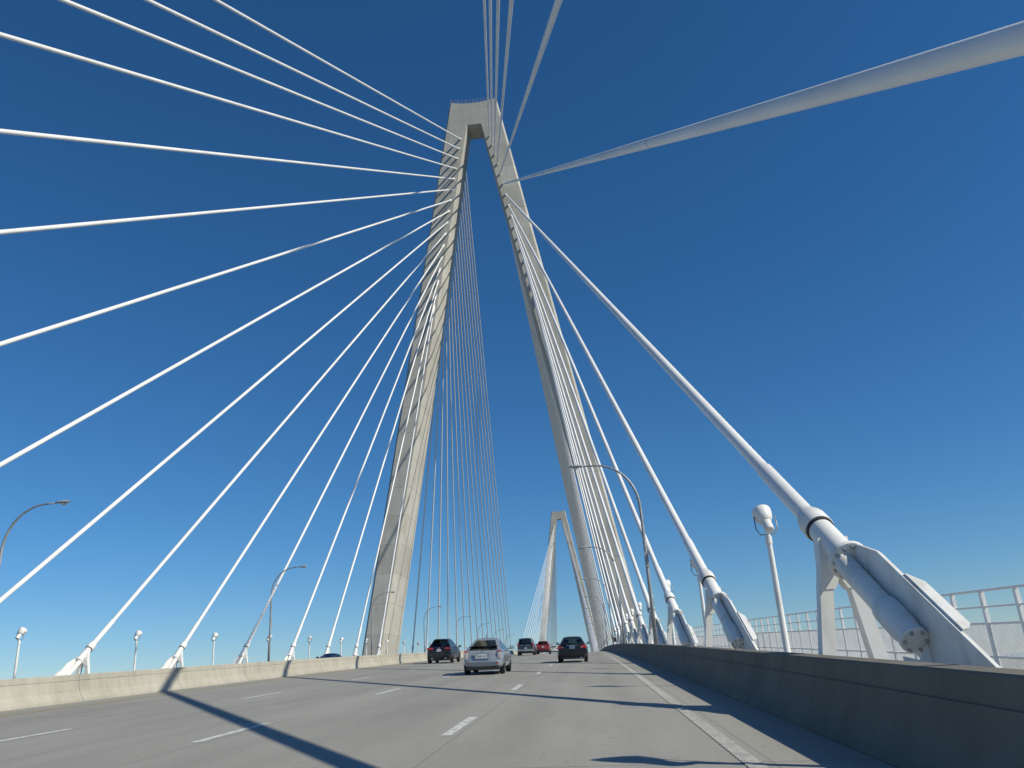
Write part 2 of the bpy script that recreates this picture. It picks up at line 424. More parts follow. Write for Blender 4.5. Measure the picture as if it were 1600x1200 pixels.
# ------------------------------------------------------------------ towers
Z_SOF, Z_TOP = 117.7, 124.07
def x_out(z): return 5.30 + .1705*(Z_TOP - z)
def x_in(z): return 1.48 + .1775*(Z_SOF - z)
def depth(z): return 5.0 + .0575*max(0, Z_TOP - z)
def tower(Y, label, fine):
    root = empty('bridge_tower', (AX, Y, 0)); tag(root, label, 'tower')
    bm = bmesh.new()
    zz = [6, 10, 20, 30, 40, 50, 60, 70, 80, 90, 100, 110, Z_SOF]
    for s in (-1, 1):
        secs = []
        lower = [(-62, 14.0, 9.5), (-8, 24.9, 20.6)]
        for z, xo, xi in [(z, a, b) for z, a, b in lower] + [(z, x_out(z), x_in(z)) for z in zz]:
            d = depth(max(z, 6)); co = .38; ci = .10 + .0055*max(0, min(112, Z_SOF - z))
            P = [(xi+ci, 0), (xo-co, 0), (xo, co), (xo, d-co), (xo-co, d), (xi+ci, d), (xi, d-ci), (xi, ci)]
            secs.append([(AX+s*px, Y+py, z) for px, py in P])
        rows = strip(bm, secs, close=True); bm.faces.new(rows[0])
    # head block with a slightly dished top
    xs = [1.0, .8, .55, .3, .1, -.1, -.3, -.55, -.8, -1.0]
    d0, d1 = depth(Z_SOF), depth(Z_TOP)
    co = .38
    def head(z, xo, d, top=False):
        pts = []
        for f in xs:
            zt = z - (.62*(1-f*f) if top else 0); pts.append((AX - (xo-co)*f, Y, zt))
        pts += [(AX+xo, Y+co, z), (AX+xo, Y+d-co, z)]
        for f in xs: pts.append((AX + (xo-co)*f, Y+d, z - (.62*(1-f*f) if top else 0)))
        pts += [(AX-xo, Y+d-co, z), (AX-xo, Y+co, z)]
        return pts
    rows = strip(bm, [head(Z_SOF, x_out(Z_SOF), d0), head(Z_TOP, x_out(Z_TOP), d1, True)], close=True)
    tp = rows[1]; n = len(xs)
    for i in range(n-1): bm.faces.new((tp[i], tp[i+1], tp[2*n+2-i-2], tp[2*n+2-i-1]))
    bm.faces.new((tp[n-1], tp[n], tp[n+1], tp[n+2])); bm.faces.new((tp[2*n+1], tp[2*n+2], tp[2*n+3], tp[0]))
    xi = x_in(Z_SOF)
    v = [bm.verts.new(p) for p in ((AX-xi-.02, Y+.001, Z_SOF), (AX+xi+.02, Y+.001, Z_SOF), (AX+xi+.02, Y+d0, Z_SOF), (AX-xi-.02, Y+d0, Z_SOF))]
    bm.faces.new(v)
    # cross beam below the deck
    zb = -9.0
    box(bm, AX-20.8, AX+20.8, Y+1.5, Y+9.5, zb-2, zb+4)
    link('shaft', bm, M['tower'], root)
    # maintenance railing round the head
    bm = bmesh.new(); xo = x_out(Z_TOP) - .25
    def zt(f): return Z_TOP - .62*(1-f*f)
    for k in range(13):
        f = -1 + k/6
        for yy in (.2, d1-.2): beam(bm, (AX+xo*f, Y+yy, zt(f)-.05), (AX+xo*f, Y+yy, zt(f)+1.05), .05, .05, (1, 0, 0))
    for h in (.55, 1.05):
        for yy in (.2, d1-.2):
            tube(bm, [(AX+xo*(-1+k/6), Y+yy, zt(-1+k/6)+h) for k in range(13)], .022, 6)
        for s in (-1, 1): tube(bm, [(AX+s*xo, Y+.2, Z_TOP+h), (AX+s*xo, Y+d1-.2, Z_TOP+h)], .022, 6)
    link('head_railing', bm, simple('reddish_railing_paint', (.42, .30, .28), .6), root)
    return root
tower(D1, 'tall concrete bridge tower ahead, its two sloping legs joining at the top', True)
tower(D2, 'small distant concrete bridge tower seen between the legs of the near tower', False)

# ------------------------------------------------------------------ stay cables and their anchorages
def attach(i, sd, yface):
    z = 114.14 - (i-1)*2.463 - .01418*(i-1)**2
    return Vector((AX + sd*(3.215 + .175*(114.14-z)), yface, z))
DYL = {1:.2, 2:.5, 3:-.46, 4:1.08, 5:.78, 6:.26, 7:.2, 10:-.12, 11:-.32, 12:-.4, 13:-.44, 14:-.6, 15:-.6, 16:-.6}
DYR = {1:-1.0, 2:-1.4, 3:-1.6, 4:-.26, 5:-.42, 6:-.5, 7:-.18, 8:.42, 9:.76, 10:.8, 11:.8, 12:.8, 13:.6, 14:.4, 15:.2}
def side_anchor(i, sd):
    y = 15.604 + (i-7)*13.953 if i >= 4 else 15.604 - 3*13.953 + (i-4)*6.324
    y += (DYL if sd < 0 else DYR).get(i, 0)
    p = Vector((AX + sd*HW, y, zr(y) + 2.857))
    if sd > 0 and i == 6: p = Vector((0, 0, 1.25)) + (p - Vector((0, 0, 1.25)))*1.20
    return p

def stay(A, B, label, group, detail, rad=.143):
    e = (B-A).normalized(); Ln = (B-A).length
    if detail == 0:
        bm = bmesh.new(); lathe(bm, A, e, [(-1.0, .16), (0, .17), (.05, .24), (.3, .24), (.55, .15), (3.2, .14), (3.3, rad), (Ln+.3, rad)], 8)
        return tag(link('stay_cable', bm, M['cable'], smooth=True, angle=.6), label, 'cable', group)
    root = empty('stay_cable', A); tag(root, label, 'cable', group)
    seg = 28 if detail > 1 else 14
    bm = bmesh.new(); lathe(bm, A, e, [(3.02, rad)] + [(3.02 + (Ln-1.6-3.02)*k/10, rad) for k in range(1, 11)], seg)
    sh = link('sheath', bm, M['cable'], root, True, .6)
    bm = bmesh.new(); lathe(bm, A, e, [(.5, .176), (2.95, .172), (3.05, rad+.008)], seg); link('sleeve', bm, M['cable'], root, True, .6)
    bm = bmesh.new(); lathe(bm, A, e, [(.02, .262), (.04, .272), (.34, .272), (.42, .255), (.66, .18)], seg); link('collar', bm, M['white'], root, True, .5)
    bm = bmesh.new(); lathe(bm, A, e, [(-.05, .25), (.02, .25)], seg); link('joint_seal', bm, M['seal'], root, True, .5)
    bm = bmesh.new(); lathe(bm, A, e, [(Ln-1.7, rad+.03), (Ln-1.66, rad+.07), (Ln+.4, rad+.07)], seg); link('tower_socket', bm, M['white'], root, True, .5)
    if detail > 1:
        bm = bmesh.new(); lathe(bm, A, e, [(24.0, rad+.001), (24.01, rad+.004), (24.05, rad+.004), (24.06, rad+.001)], seg); link('sheath_joint', bm, M['grey'], root, True, .5)
    if detail > 1:   # helical rain fillet wound round the sheath
        s = e.cross(Vector((0, 0, 1))).normalized(); u = s.cross(e)
        bm = bmesh.new()
        pitch = .62; n = int((Ln-6)/pitch*8)
        for ph in (0, math.pi):
            rows = []
            for k in range(n):
                t = 3.2 + pitch*k/8; a = ph + 2*math.pi*k/8
                d = s*math.cos(a) + u*math.sin(a); c = A + e*t
                rows.append([bm.verts.new(c + d*(rad-.002) - e*.012), bm.verts.new(c + d*(rad+.007)), bm.verts.new(c + d*(rad-.002) + e*.012)])
            for p, q in zip(rows, rows[1:]):
                for j in range(2): bm.faces.new((p[j], p[j+1], q[j+1], q[j]))
        link('rain_fillet', bm, M['cable'], root, True)
    return root

def subpart(o, par):            # re-parent a part one level deeper, keeping its place
    o.parent = par; o.matrix_parent_inverse = Matrix.Identity(4); return o
def anchorage(A, B, sd, label, group, seg=24, bolts=False):
    e = (B-A).normalized(); b = e.cross(Vector((0, 0, 1))).normalized()
    if b.x*sd < 0: b = -b                                  # b points away from the road
    n = b.cross(e)
    if n.z < 0: n = -n
    y = A.y; zg = zr(y)
    root = empty('cable_anchorage', (A.x, A.y, zg)); tag(root, label, 'anchorage', group)
    P = lambda t, nn, bb=0.0: A + e*t + n*nn + b*bb
    gz = lambda p: p.z - zr(p.y) - .02
    def ground_t(nn):                                       # t at which the offset line meets the deck
        t = -3.0
        for _ in range(30):
            p = P(t, nn); t -= gz(p)/(e.z)
        return t
    bm = bmesh.new(); lathe(bm, A, e, [(-1.12, .225), (-.04, .225)], seg); link('guide_pipe', bm, M['white'], root, True, .5)
    bm = bmesh.new(); lathe(bm, A, e, [(-1.26, .31), (-1.25, .345), (-1.17, .345), (-1.13, .30), (-1.09, .235)], seg)
    fl = link('flange', bm, M['white'], root, True, .5)
    for k in range(12 if bolts else 0):
        bm = bmesh.new(); a = 2*math.pi*k/12; c = P(-1.30, .285*math.cos(a), .285*math.sin(a)); lathe(bm, c, e, [(-.03, .026), (.05, .026)], 6)
        subpart(link('bolt', bm, M['bolt'], root), fl)
    # web plate, lying in the plane of the cable on its outer side
    tt = ground_t(.545); tb = ground_t(-.40)
    t1 = min(-3.3, tb + .55)
    poly = [(-1.26, .33), (-1.98, .555), (tt, .555), (tb, -.40), (t1, -.40), (-1.26, -.36)]
    bm = bmesh.new(); slab(bm, [P(t, k, .055) for t, k in poly], b*.045); link('web_plate', bm, M['white'], root)
    L1, L2 = -2.75, max(-4.25, tt + .5)
    bm = bmesh.new(); slab(bm, [P(t, .548, k) for t, k in ((L1, .102), (L1-.28, .27), (L2+.10, .27), (L2, .19), (L2-.02, .102))], n*.04)
    slab(bm, [P(-2.0, .50, .102), P(tt+.1, .50, .102), P(tt+.1, .50, .135), P(-2.0, .50, .135)], n*.028)
    link('top_flange', bm, M['white'], root)
    AP = A - b*.125
    bm = bmesh.new(); lathe(bm, AP, e, [(-2.70, .170), (-1.62, .170), (-1.60, .176), (-1.57, .176), (-1.55, .170), (-1.24, .170)], seg); link('anchor_pipe', bm, M['white'], root, True, .5)
    bm = bmesh.new(); lathe(bm, AP, e, [(-3.50, .18), (-3.36, .20), (-3.30, .215), (-2.80, .215), (-2.72, .205), (-2.66, .17)], seg); link('socket', bm, M['white'], root, True, .5)
    bm = bmesh.new(); lathe(bm, AP, e, [(-3.60, .19), (-3.585, .205), (-3.52, .205), (-3.50, .19)], seg)
    cp = link('end_cap', bm, M['white'], root, True, .5)
    for k in range(6 if bolts else 0):
        bm = bmesh.new(); a = 2*math.pi*(k+.5)/6; lathe(bm, P(-3.60, .155*math.cos(a), -.125+.155*math.sin(a)), e, [(-.045, .026), (.0, .026)], 6)
        subpart(link('bolt', bm, M['bolt'], root), cp)
    # seat plate under the end cap
    c = P(-3.66, -.12, -.125)
    if gz(c) > .12:
        f = Vector((0, 1, 0))
        bm = bmesh.new(); z0 = zr(c.y) + .02
        slab(bm, [(c.x-sd*.20, c.y-.16, z0), (c.x+sd*.178, c.y-.16, z0), (c.x+sd*.178, c.y+.02, c.z+.12), (c.x+sd*.20, c.y, c.z-.03), (c.x, c.y-.03, c.z-.12), (c.x-sd*.20, c.y-.02, c.z-.06)], f*.04)
        link('seat_plate', bm, M['white'], root)
    # saddle and the two splayed legs of the support frame
    T = P(-.52, -.10); g = zr(T.y)+.02
    bm = bmesh.new(); w = .30
    pts = []
    for dx, dz in ((-.255, .16), (-.29, -.30), (-.36, -.72), (-.10, -.72), (0, -.52), (.10, -.72), (.36, -.72), (.29, -.30), (.255, .16)): pts.append((T.x+dx, T.y-w/2, T.z+dz))
    slab(bm, pts, (0, w, 0)); link('saddle', bm, M['white'], root)
    for s in (-1, 1):
        bm = bmesh.new()
        beam(bm, (T.x+s*.24, T.y, T.z-.62), (T.x+s*.50, T.y, g+.03), .22, .27, (1, 0, 0), .24, .30)
        box(bm, T.x+s*.50-.19, T.x+s*.50+.19, T.y-.22, T.y+.22, g-.01, g+.045)
        link('support_leg', bm, M['white'], root)
    return root

LEFT_AT = {1:'uppermost white cable of the left fan, ending off the top edge of the picture',
           2:'second white cable from the top of the left fan, leaving by the top edge',
           3:'third white cable from the top of the left fan, leaving near the corner',
           4:'fourth white cable from the top of the left fan, leaving high on the left edge'}
def left_label(i):
    if i in LEFT_AT: return LEFT_AT[i]
    return '%s white cable from the top of the left fan in front of the tower' % ORD[i-1]
def right_label(i):
    if i <= 4: return '%s cable from the left of the four steep grey-white cables crossing the tower head' % ORD[i-1]
    if i == 5: return 'steep pale cable right of the tower head, leaving by the top edge'
    if i == 6: return 'huge pale cable passing close overhead to the upper right corner'
    if i == 7: return 'thick white cable running down to the largest anchorage at the right'
    return '%s white cable from the right reaching down to the right barrier' % ORD[i-7]
for sd in (-1, 1):
    for i in range(1, 17):
        A, B = side_anchor(i, sd), attach(i, sd, D1)
        det = 2 if sd > 0 and i in (5, 6, 7, 8) else 1
        stay(A, B, left_label(i) if sd < 0 else right_label(i), 'stay cables on the near side of the near tower', det, .158 if sd > 0 and i == 6 else .143)
        if sd > 0:
            k = i - 6
            if k >= 1:
                lab = 'largest white steel cable anchorage beside the right barrier, nearest the camera' if k == 1 else '%s white cable anchorage along the right barrier, counted from the near end' % ORD[k-1]
            else: lab = None
        else:
            k = i - 9
            lab = '%s white cable anchorage from the left, standing behind the median barrier' % ORD[k-1] if k >= 1 else None
        if lab: anchorage(A, B, sd, lab, 'white steel cable anchorages along the bridge edges', 28 if i < 10 else 16, bolts=(sd > 0 and i in (7, 8)))
        elif sd > 0 and i >= 5: pass
MAIN0, MAINS = 168.0, 14.3
for sd in (-1, 1):
    for j in range(16):
        i = 16 - j
        y = MAIN0 + MAINS*j
        A = Vector((AX + sd*HW, y, zr(y) + 2.857)); B = attach(i, sd, 0); B.y = D1 + depth(B.z)
        lab = '%s thin cable from the left in the fan behind the left tower leg' % ORD[j] if sd < 0 else \
              'thin white cable in the tight bundle along the inner side of the right tower leg'
        stay(A, B, lab, 'thin cables behind the left leg' if sd < 0 else 'bundled cables along the inner side of the right leg', 0, .145)
for sd in (-1, 1):
    for j in range(16):
        i = 16 - j
        y = D2 - 8.0 - MAINS*j
        A = Vector((AX + sd*HW, y, zr(y) + 2.857)); B = attach(i, sd, D2)
        stay(A, B, 'fine white cable on the %s front side of the distant small tower' % ('left' if sd < 0 else 'right'),
             'front cables of the distant tower, %s side' % ('left' if sd < 0 else 'right'), 0, .13)
        y = D2 + 20.0 + 13.95*j
        A = Vector((AX + sd*HW, y, zr(y) + 2.857)); B = attach(i, sd, 0); B.y = D2 + depth(B.z)
        stay(A, B, 'faint cable behind the %s leg of the distant small tower' % ('left' if sd < 0 else 'right'),
             'rear cables of the distant tower, %s side' % ('left' if sd < 0 else 'right'), 0, .13)

# ------------------------------------------------------------------ floodlight posts between the anchorages
def copy_tree(o, parent=None):
    c = o.copy(); COL.objects.link(c)
    if parent is not None: c.parent = parent
    for ch in o.children: copy_tree(ch, c)
    return c
def make_flood():
    root = empty('floodlight_post')
    bm = bmesh.new(); lathe(bm, (0, 0, 0), (0, 0, 1), [(0, .19), (.03, .19), (.03, .095), (.05, .085), (1.6, .078), (3.22, .068), (3.225, .085), (3.42, .085), (3.43, .06), (3.47, .06)], 18)
    linkl('pole', bm, M['white'], root, True, .5)
    c = Vector((-.02, .05, 3.92)); ax = Vector((-.10, .55, .83)).normalized()   # lamp bowl aimed up along the cable
    bm = bmesh.new(); lathe(bm, c, ax, [(-.18, .09), (-.15, .15), (-.04, .21), (.09, .243), (.21, .252), (.235, .243)], 22)
    hd = linkl('lamp_head', bm, M['white'], root, True, .7)
    bm = bmesh.new(); lathe(bm, c, ax, [(.228, .23), (.243, .23)], 22); linkl('lens', bm, M['clear'], hd, True, .5)
    bm = bmesh.new(); lathe(bm, c, ax, [(-.46, .10), (-.44, .125), (-.18, .13)], 16); linkl('ballast_can', bm, M['white'], hd, True, .5)
    bm = bmesh.new()
    tube(bm, [(-.27, .06, 3.95), (-.27, .0, 3.62), (-.18, 0, 3.47), (.18, 0, 3.47), (.27, 0, 3.62), (.27, .06, 3.95)], .016, 8)
    linkl('yoke', bm, M['galv'], root, True)
    return root
F0 = make_flood(); used = False
FX = 20.10
for sd in (1, -1):
    cnt = 0
    for k in range(0, 20):
        y = 21.70 + (0 if sd > 0 else .9) + 13.953*(k-1)
        if abs(y - (D1+6)) < 14: y += .01
        if sd < 0 and y < 45: continue
        o = F0 if not used else copy_tree(F0); used = True
        fx = FX
        if sd > 0 and k == 0: fx, y = FX + .10, 7.75
        o.location = (AX + sd*fx, y, zr(y) + .02)
        o.rotation_euler = (0, 0, 0 if sd > 0 else -.12)
        if sd < 0: o.scale = (-1, 1, 1)
        if y > D1: o.rotation_euler.z += math.pi
        if sd > 0:
            lab = ['floodlight post at the right edge of the bridge, just outside the lower right corner',
                   'nearest visible white floodlight post, standing left of the largest anchorage'][k] if k < 2 else '%s floodlight post along the right edge, counted away from the camera' % ORD[k-1]
        else:
            lab = '%s white floodlight post from the left, beyond the median barrier' % ORD[cnt]
        cnt += 1
        tag(o, lab, 'floodlight', 'white floodlight posts between the cable anchorages')

# ------------------------------------------------------------------ street lamps
def make_lamp():
    root = empty('street_lamp')
    bm = bmesh.new()
    pts = [(0, 0, .3), (0, 0, 3.5), (0, 0, 6.5), (-.02, 0, 8.2)]; rr = [.115, .105, .092, .084]
    for k in range(1, 13):
        a = math.pi/2*k/12
        pts.append((-2.45*(1-math.cos(a)) - .02, 0, 8.2 + 2.85*math.sin(a)**.92)); rr.append(.084 - .034*k/12)
    pts += [(-3.2, 0, 11.07)]; rr += [.042]
    tube(bm, pts, rr, 14); linkl('pole', bm, M['galv'], root, True)
    bm = bmesh.new(); box(bm, -.2, .2, -.2, .2, 0, .3, .03); linkl('base', bm, M['galv'], root)
    bm = bmesh.new(); box(bm, -.11, .11, -.20, -.09, 4.9, 5.75, .02); linkl('junction_box', bm, M['grey'], root)
    bm = bmesh.new()
    secs = []
    for t, w, h in ((-3.05, .07, .06), (-3.2, .13, .09), (-3.5, .17, .11), (-3.75, .165, .10), (-3.9, .11, .07), (-3.95, .05, .03)):
        secs.append([(t, w*math.cos(2*math.pi*k/14), 11.07 + .02 + h*math.sin(2*math.pi*k/14)*(1.0 if math.sin(2*math.pi*k/14) > 0 else .8)) for k in range(14)])
    rows = strip(bm, secs, close=True); bm.faces.new(rows[0]); bm.faces.new(rows[-1])
    hd = linkl('lamp_head', bm, M['grey'], root, True)
    bm = bmesh.new(); lathe(bm, (-3.58, 0, 10.99), (0, 0, -1), [(0, .13), (.05, .12), (.09, .07)], 14); linkl('lens', bm, M['clear'], hd, True)
    return root
L0 = make_lamp(); used = False
for sd in (1, -1):
    cnt = 0
    for k in range(11):
        y = 48.0 + 43.5*k
        o = L0 if not used else copy_tree(L0); used = True
        y -= 0 if sd > 0 else 1.9
        o.location = (AX + sd*18.95, y, zr(y) + .04)
        if sd < 0: o.rotation_euler = (0, 0, math.pi)
        lab = ('%s curved grey street lamp along the right barrier, counted from the near end' if sd > 0 else '%s curved grey street lamp from the left, beyond the median barrier') % ORD[k]
        tag(o, lab, 'street lamp', 'curved grey street lamps along the bridge')

# ------------------------------------------------------------------ footpath railing (right edge)
rail = empty('footpath_railing', (9, 8, 0)); tag(rail, 'white steel railing with vertical bars along the outer edge of the right footpath', 'railing')
def rp(y, z): return Vector((xpath(y), y, zr(y) + z))
ys = [2.0 + 1.0*i for i in range(330)]
for nm, z, r in (('top_rail', 1.70, .030), ('upper_rail', 1.34, .022), ('middle_rail', .98, .024), ('bottom_rail', .26, .024)):
    bm = bmesh.new(); tube(bm, [rp(y, z) for y in ys], r, 8); link(nm, bm, M['rail'], rail, True)
def postbm(bm, y):
    p = rp(y, .02); beam(bm, p, rp(y, 1.70), .125, .08, (0, 1, 0))
yy = 4.36; k = 0; rest = bmesh.new()
while yy < 330:
    if k < 99:
        bm = bmesh.new(); postbm(bm, yy)
        link('post', bm, M['rail'], rail)
    else: postbm(rest, yy)
    k += 1; yy += 1.58
o = link('post', rest, M['rail'], rail); o['kind'] = 'stuff'
bm = bmesh.new(); y = 2.0
while y < 330:
    st = .066 if y < 70 else (.09 if y < 130 else .16)
    p, q = rp(y, .05), rp(y, .98); w = .008 if y < 70 else .009
    vs = [bm.verts.new(p + Vector((dx, dy, 0))) for dx, dy in ((-w, -w), (w, -w), (w, w), (-w, w))]
    vt = [bm.verts.new(q + Vector((dx, dy, 0))) for dx, dy in ((-w, -w), (w, -w), (w, w), (-w, w))]
    for i in range(4): bm.faces.new((vs[i], vs[(i+1) % 4], vt[(i+1) % 4], vt[i]))
    y += st
o = link('vertical_bars', bm, M['rail'], rail)

# grey equipment cabinet by the foot of the right tower leg
cab = empty('equipment_cabinet', (4.0, 138.0, zr(138)+.02)); tag(cab, 'small pale cabinet with a dark panel behind the barrier by the right tower leg', 'cabinet')
bm = bmesh.new(); box(bm, -.35, .35, -.25, .25, 0, 2.15, .03); linkl('housing', bm, M['rail'], cab)
bm = bmesh.new(); box(bm, -.29, .29, -.275, -.252, 1.25, 1.95, .01); linkl('panel', bm, M['dark_panel'], cab)
bm = bmesh.new(); box(bm, -.40, .40, -.30, .30, 2.155, 2.21, .01); linkl('lid', bm, M['grey'], cab)

# ------------------------------------------------------------------ vehicles
def ring_rect(x, y0, y1, z, r=.14, dz=0.0, n=3):
    """rounded rectangle in plan, counted anticlockwise from the rear left corner's start"""
    pts = []
    for cx, cy, a0 in ((-x+r, y0+r, math.pi), (x-r, y0+r, 1.5*math.pi), (x-r, y1-r, 0), (-x+r, y1-r, .5*math.pi)):
        for k in range(n+1):
            a = a0 + (math.pi/2)*k/n; pts.append((cx + r*math.cos(a), cy + r*math.sin(a), z))
    return pts
def car(name, label, cat, X, Y, sp, heading=0.0):
    root = empty(name); tag(root, label, cat)
    root.location = (X, Y, zroad(X, Y) + .006)
    L, W, H = sp['L'], sp['W'], sp['H']; w = W/2; yr, yf = -L/2, L/2
    tail, hood, zb = sp['tail'], sp['hood'], sp.get('zb', .20)
    paint = M[sp['paint']]
    # ---- lower body
    belt = sp['belt']
    cr, cf = sp['cab'][0], sp['cab'][1]
    st = [(yr, .42, tail-.13, .80), (yr+.03, .33, tail-.05, .87), (yr+.10, .28, tail-.012, .925), (yr+.28, .25, tail, .97), (yr+.65, zb+.02, (tail+belt)/2, .995),
          (max(cr+.3, yr+.9), zb, belt, 1.0), (0, zb, belt, 1.0), (cf-.3, zb, belt-.01, 1.0), (cf+.15, zb, (hood+belt)/2+.02, .99), (yf-.6, zb+.01, hood, .965), (yf-.22, .27, hood-.07, .92), (yf-.06, .33, hood-.16, .85), (yf, .42, hood-.28, .76)]
    bm = bmesh.new(); secs = []
    for q_, (y, b0, t0, k) in enumerate(st):
        ww = w*(k - (sp.get('round', 0)*(.09, .06, .03, .01)[q_] if q_ < 4 else 0)); h = t0-b0
        half = [(.0, b0), (.55*ww, b0), (.86*ww, b0+.015), (.965*ww, b0+.10), (ww*.995, b0+.32*h), (ww, b0+.55*h), (ww*.975, b0+.80*h), (ww*.92, t0-.05), (ww*.82, t0-.005), (.45*ww, t0+.012), (0, t0+.016)]
        rk = sp.get('rake', 0)*max(0, 1-(y-yr)/1.1)
        ring = [(x, y + rk*max(0, z-.5), z) for x, z in half] + [(-x, y + rk*max(0, z-.5), z) for x, z in half[-2:0:-1]]
        secs.append(ring)
    rows = strip(bm, secs, close=True)
    for r_, flip in ((rows[0], True), (rows[-1], False)):
        c = bm.verts.new(sum((v.co for v in r_), Vector())/len(r_) + Vector((0, -.03 if flip else .03, 0)))
        for i in range(len(r_)): bm.faces.new((r_[i], r_[(i+1) % len(r_)], c))
    body = linkl('body', bm, paint, root, True)
    sm = body.modifiers.new('s', 'SUBSURF'); sm.levels = 1; sm.render_levels = 2
    # ---- cabin: pillars and roof with real openings, glass in them
    by0, by1, ry0, ry1, bw, rw = sp['cab']
    zb0 = belt - .06 if not sp.get('cabz') else sp['cabz']; zr0 = H - .07
    B = ring_rect(bw, by0, by1, zb0, .13); T = ring_rect(rw, ry0, ry1, zr0, .10)
    T2 = ring_rect(rw-.09, ry0+.08, ry1-.08, H-.025, .16); T3 = ring_rect(rw-.30, ry0+.3, ry1-.35, H, .14)
    bm = bmesh.new(); n = 4; m_ = 16
    vb = [bm.verts.new(p) for p in B]; vt = [bm.verts.new(p) for p in T]
    v2 = [bm.verts.new(p) for p in T2]; v3 = [bm.verts.new(p) for p in T3]
    glassq = []
    sides = {3: 'rear', 7: 'right', 11: 'front', 15: 'left'}
    for i in range(m_):
        j = (i+1) % m_
        q = (vb[i], vb[j], vt[j], vt[i])
        if i in sides: glassq.append((sides[i], [v.co.copy() for v in q], q))
        else: bm.faces.new(q)
        bm.faces.new((vt[i], vt[j], v2[j], v2[i])); bm.faces.new((v2[i], v2[j], v3[j], v3[i]))
    bm.faces.new(v3)
    def bil(q, u, v): return (q[0]*(1-u) + q[1]*u)*(1-v) + (q[3]*(1-u) + q[2]*u)*v
    panes = []
    for nm, q, qv in glassq:
        if nm in ('rear', 'front'): holes = [(.015, .985, sp.get('glass_lo', .16), .93)]
        else: holes = [(.06, .50, .12, .88), (.54, .94, .12, .88)]
        us = sorted({0, 1, *[h[0] for h in holes], *[h[1] for h in holes]}); vs = [0, holes[0][2], holes[0][3], 1]
        for a in range(len(us)-1):
            for c in range(3):
                um = (us[a]+us[a+1])/2
                ishole = c == 1 and any(h[0] < um < h[1] for h in holes)
                pts = [bil(q, us[a], vs[c]), bil(q, us[a+1], vs[c]), bil(q, us[a+1], vs[c+1]), bil(q, us[a], vs[c+1])]
                if ishole: panes.append((nm, pts))
                else: bm.faces.new([bm.verts.new(p) for p in pts])
    bmesh.ops.remove_doubles(bm, verts=bm.verts, dist=.002)
    linkl('cabin', bm, paint, root, True, .7)
    for nm, pts in panes:
        bm = bmesh.new(); bm.faces.new([bm.verts.new(p) for p in pts])
        gm = M[sp.get('rear_glass', 'glass')] if nm == 'rear' else M[sp.get('front_glass', 'glass_clear')] if nm == 'front' else M[sp.get('side_glass', 'glass')]
        linkl({'rear': 'rear_window', 'front': 'windscreen'}.get(nm, 'side_window'), bm, gm, root)
    # ---- inside: seats with head rests
    bm = bmesh.new()
    for sy in (.15, -.75):
        for sx in (-.38, .38):
            box(bm, sx-.24, sx+.24, sy-.12, sy+.06, .5, belt+.10, .05); box(bm, sx-.13, sx+.13, sy-.10, sy, belt+.12, belt+.30, .04)
    box(bm, -bw+.12, bw-.12, by1-.55, by1-.25, belt-.2, belt-.02, .04)
    linkl('seats', bm, M['seat'], root)
    # ---- wheels
    wr = sp.get('wr', .325)
    for sx in (-1, 1):
        for wy in (yr + sp.get('ro', .88), yf - .90):
            xo = sx*(w - .015)
            bm = bmesh.new(); lathe(bm, (xo - sx*.21, wy, wr), (sx, 0, 0), [(0, wr*.6), (0, wr*.93), (.03, wr), (.18, wr), (.21, wr*.93), (.21, wr*.66), (.17, wr*.64)], 24, cap=False)
            wh = linkl('wheel', bm, M['tyre'], root, True, .6)
            bm = bmesh.new(); lathe(bm, (xo - sx*.05, wy, wr), (sx, 0, 0), [(-.10, wr*.63), (0, wr*.66), (.02, wr*.62), (.0, wr*.5), (.015, wr*.18), (.03, .02)], 20); linkl('rim', bm, M['rim'], wh, True, .6)
            bm = bmesh.new(); lathe(bm, (xo + sx*.004, wy, wr+.02), (sx, 0, 0), [(-.05, wr+.05), (.0, wr+.05)], 28, cap=True)
            # dark arch lip behind the tyre
            for v in list(bm.verts):
                if v.co.z < zb+.06: v.co.z = zb+.06
            linkl('wheel_arch', bm, M['trim'], root)
    # ---- rear fittings
    for nm, x0, x1, z0, z1, mat, dep, both in sp['rear']:
        for s in ((-1, 1) if both else (1,)):
            a, b_ = (x0, x1) if s > 0 else (-x1, -x0)
            bm = bmesh.new(); box(bm, a, b_, yr-.035+sp.get('rake', 0)*(max(0, (z0+z1)/2-.5) - (.12 if 'plate' in nm else 0)), yr-.035+dep, z0, z1, min(.06 if 'light' in nm else .02, (z1-z0)/3, (b_-a)/3, dep/3), 3); linkl(nm, bm, M[mat], root, True, .6)
    # plate with blurred characters
    pz = sp['plate']
    bm = bmesh.new(); ry = yr + sp.get('rake', 0)*(max(0, pz-.5) - .13); box(bm, -.16, .16, ry-.052, ry-.036, pz-.08, pz+.08, .008); pl = linkl('licence_plate', bm, M['plate'], root)
    bm = bmesh.new()
    for k in range(6):
        x = -.115 + k*.046
        if k == 3: continue
        box(bm, x-.014, x+.014, ry-.0545, ry-.0525, pz-.03, pz+.035)
    linkl('plate_marks', bm, M['plateink'], pl)
    # bumper lower valance, under body
    bm = bmesh.new(); box(bm, -w*.80, w*.80, yr+.03, yr+.5, .19, .36, .04); linkl('rear_valance', bm, M['trim'], root)
    bm = bmesh.new(); box(bm, -w*.78, w*.78, yr+.45, yf-.3, zb-.02, zb+.12, .03); linkl('underbody', bm, M['trim'], root)
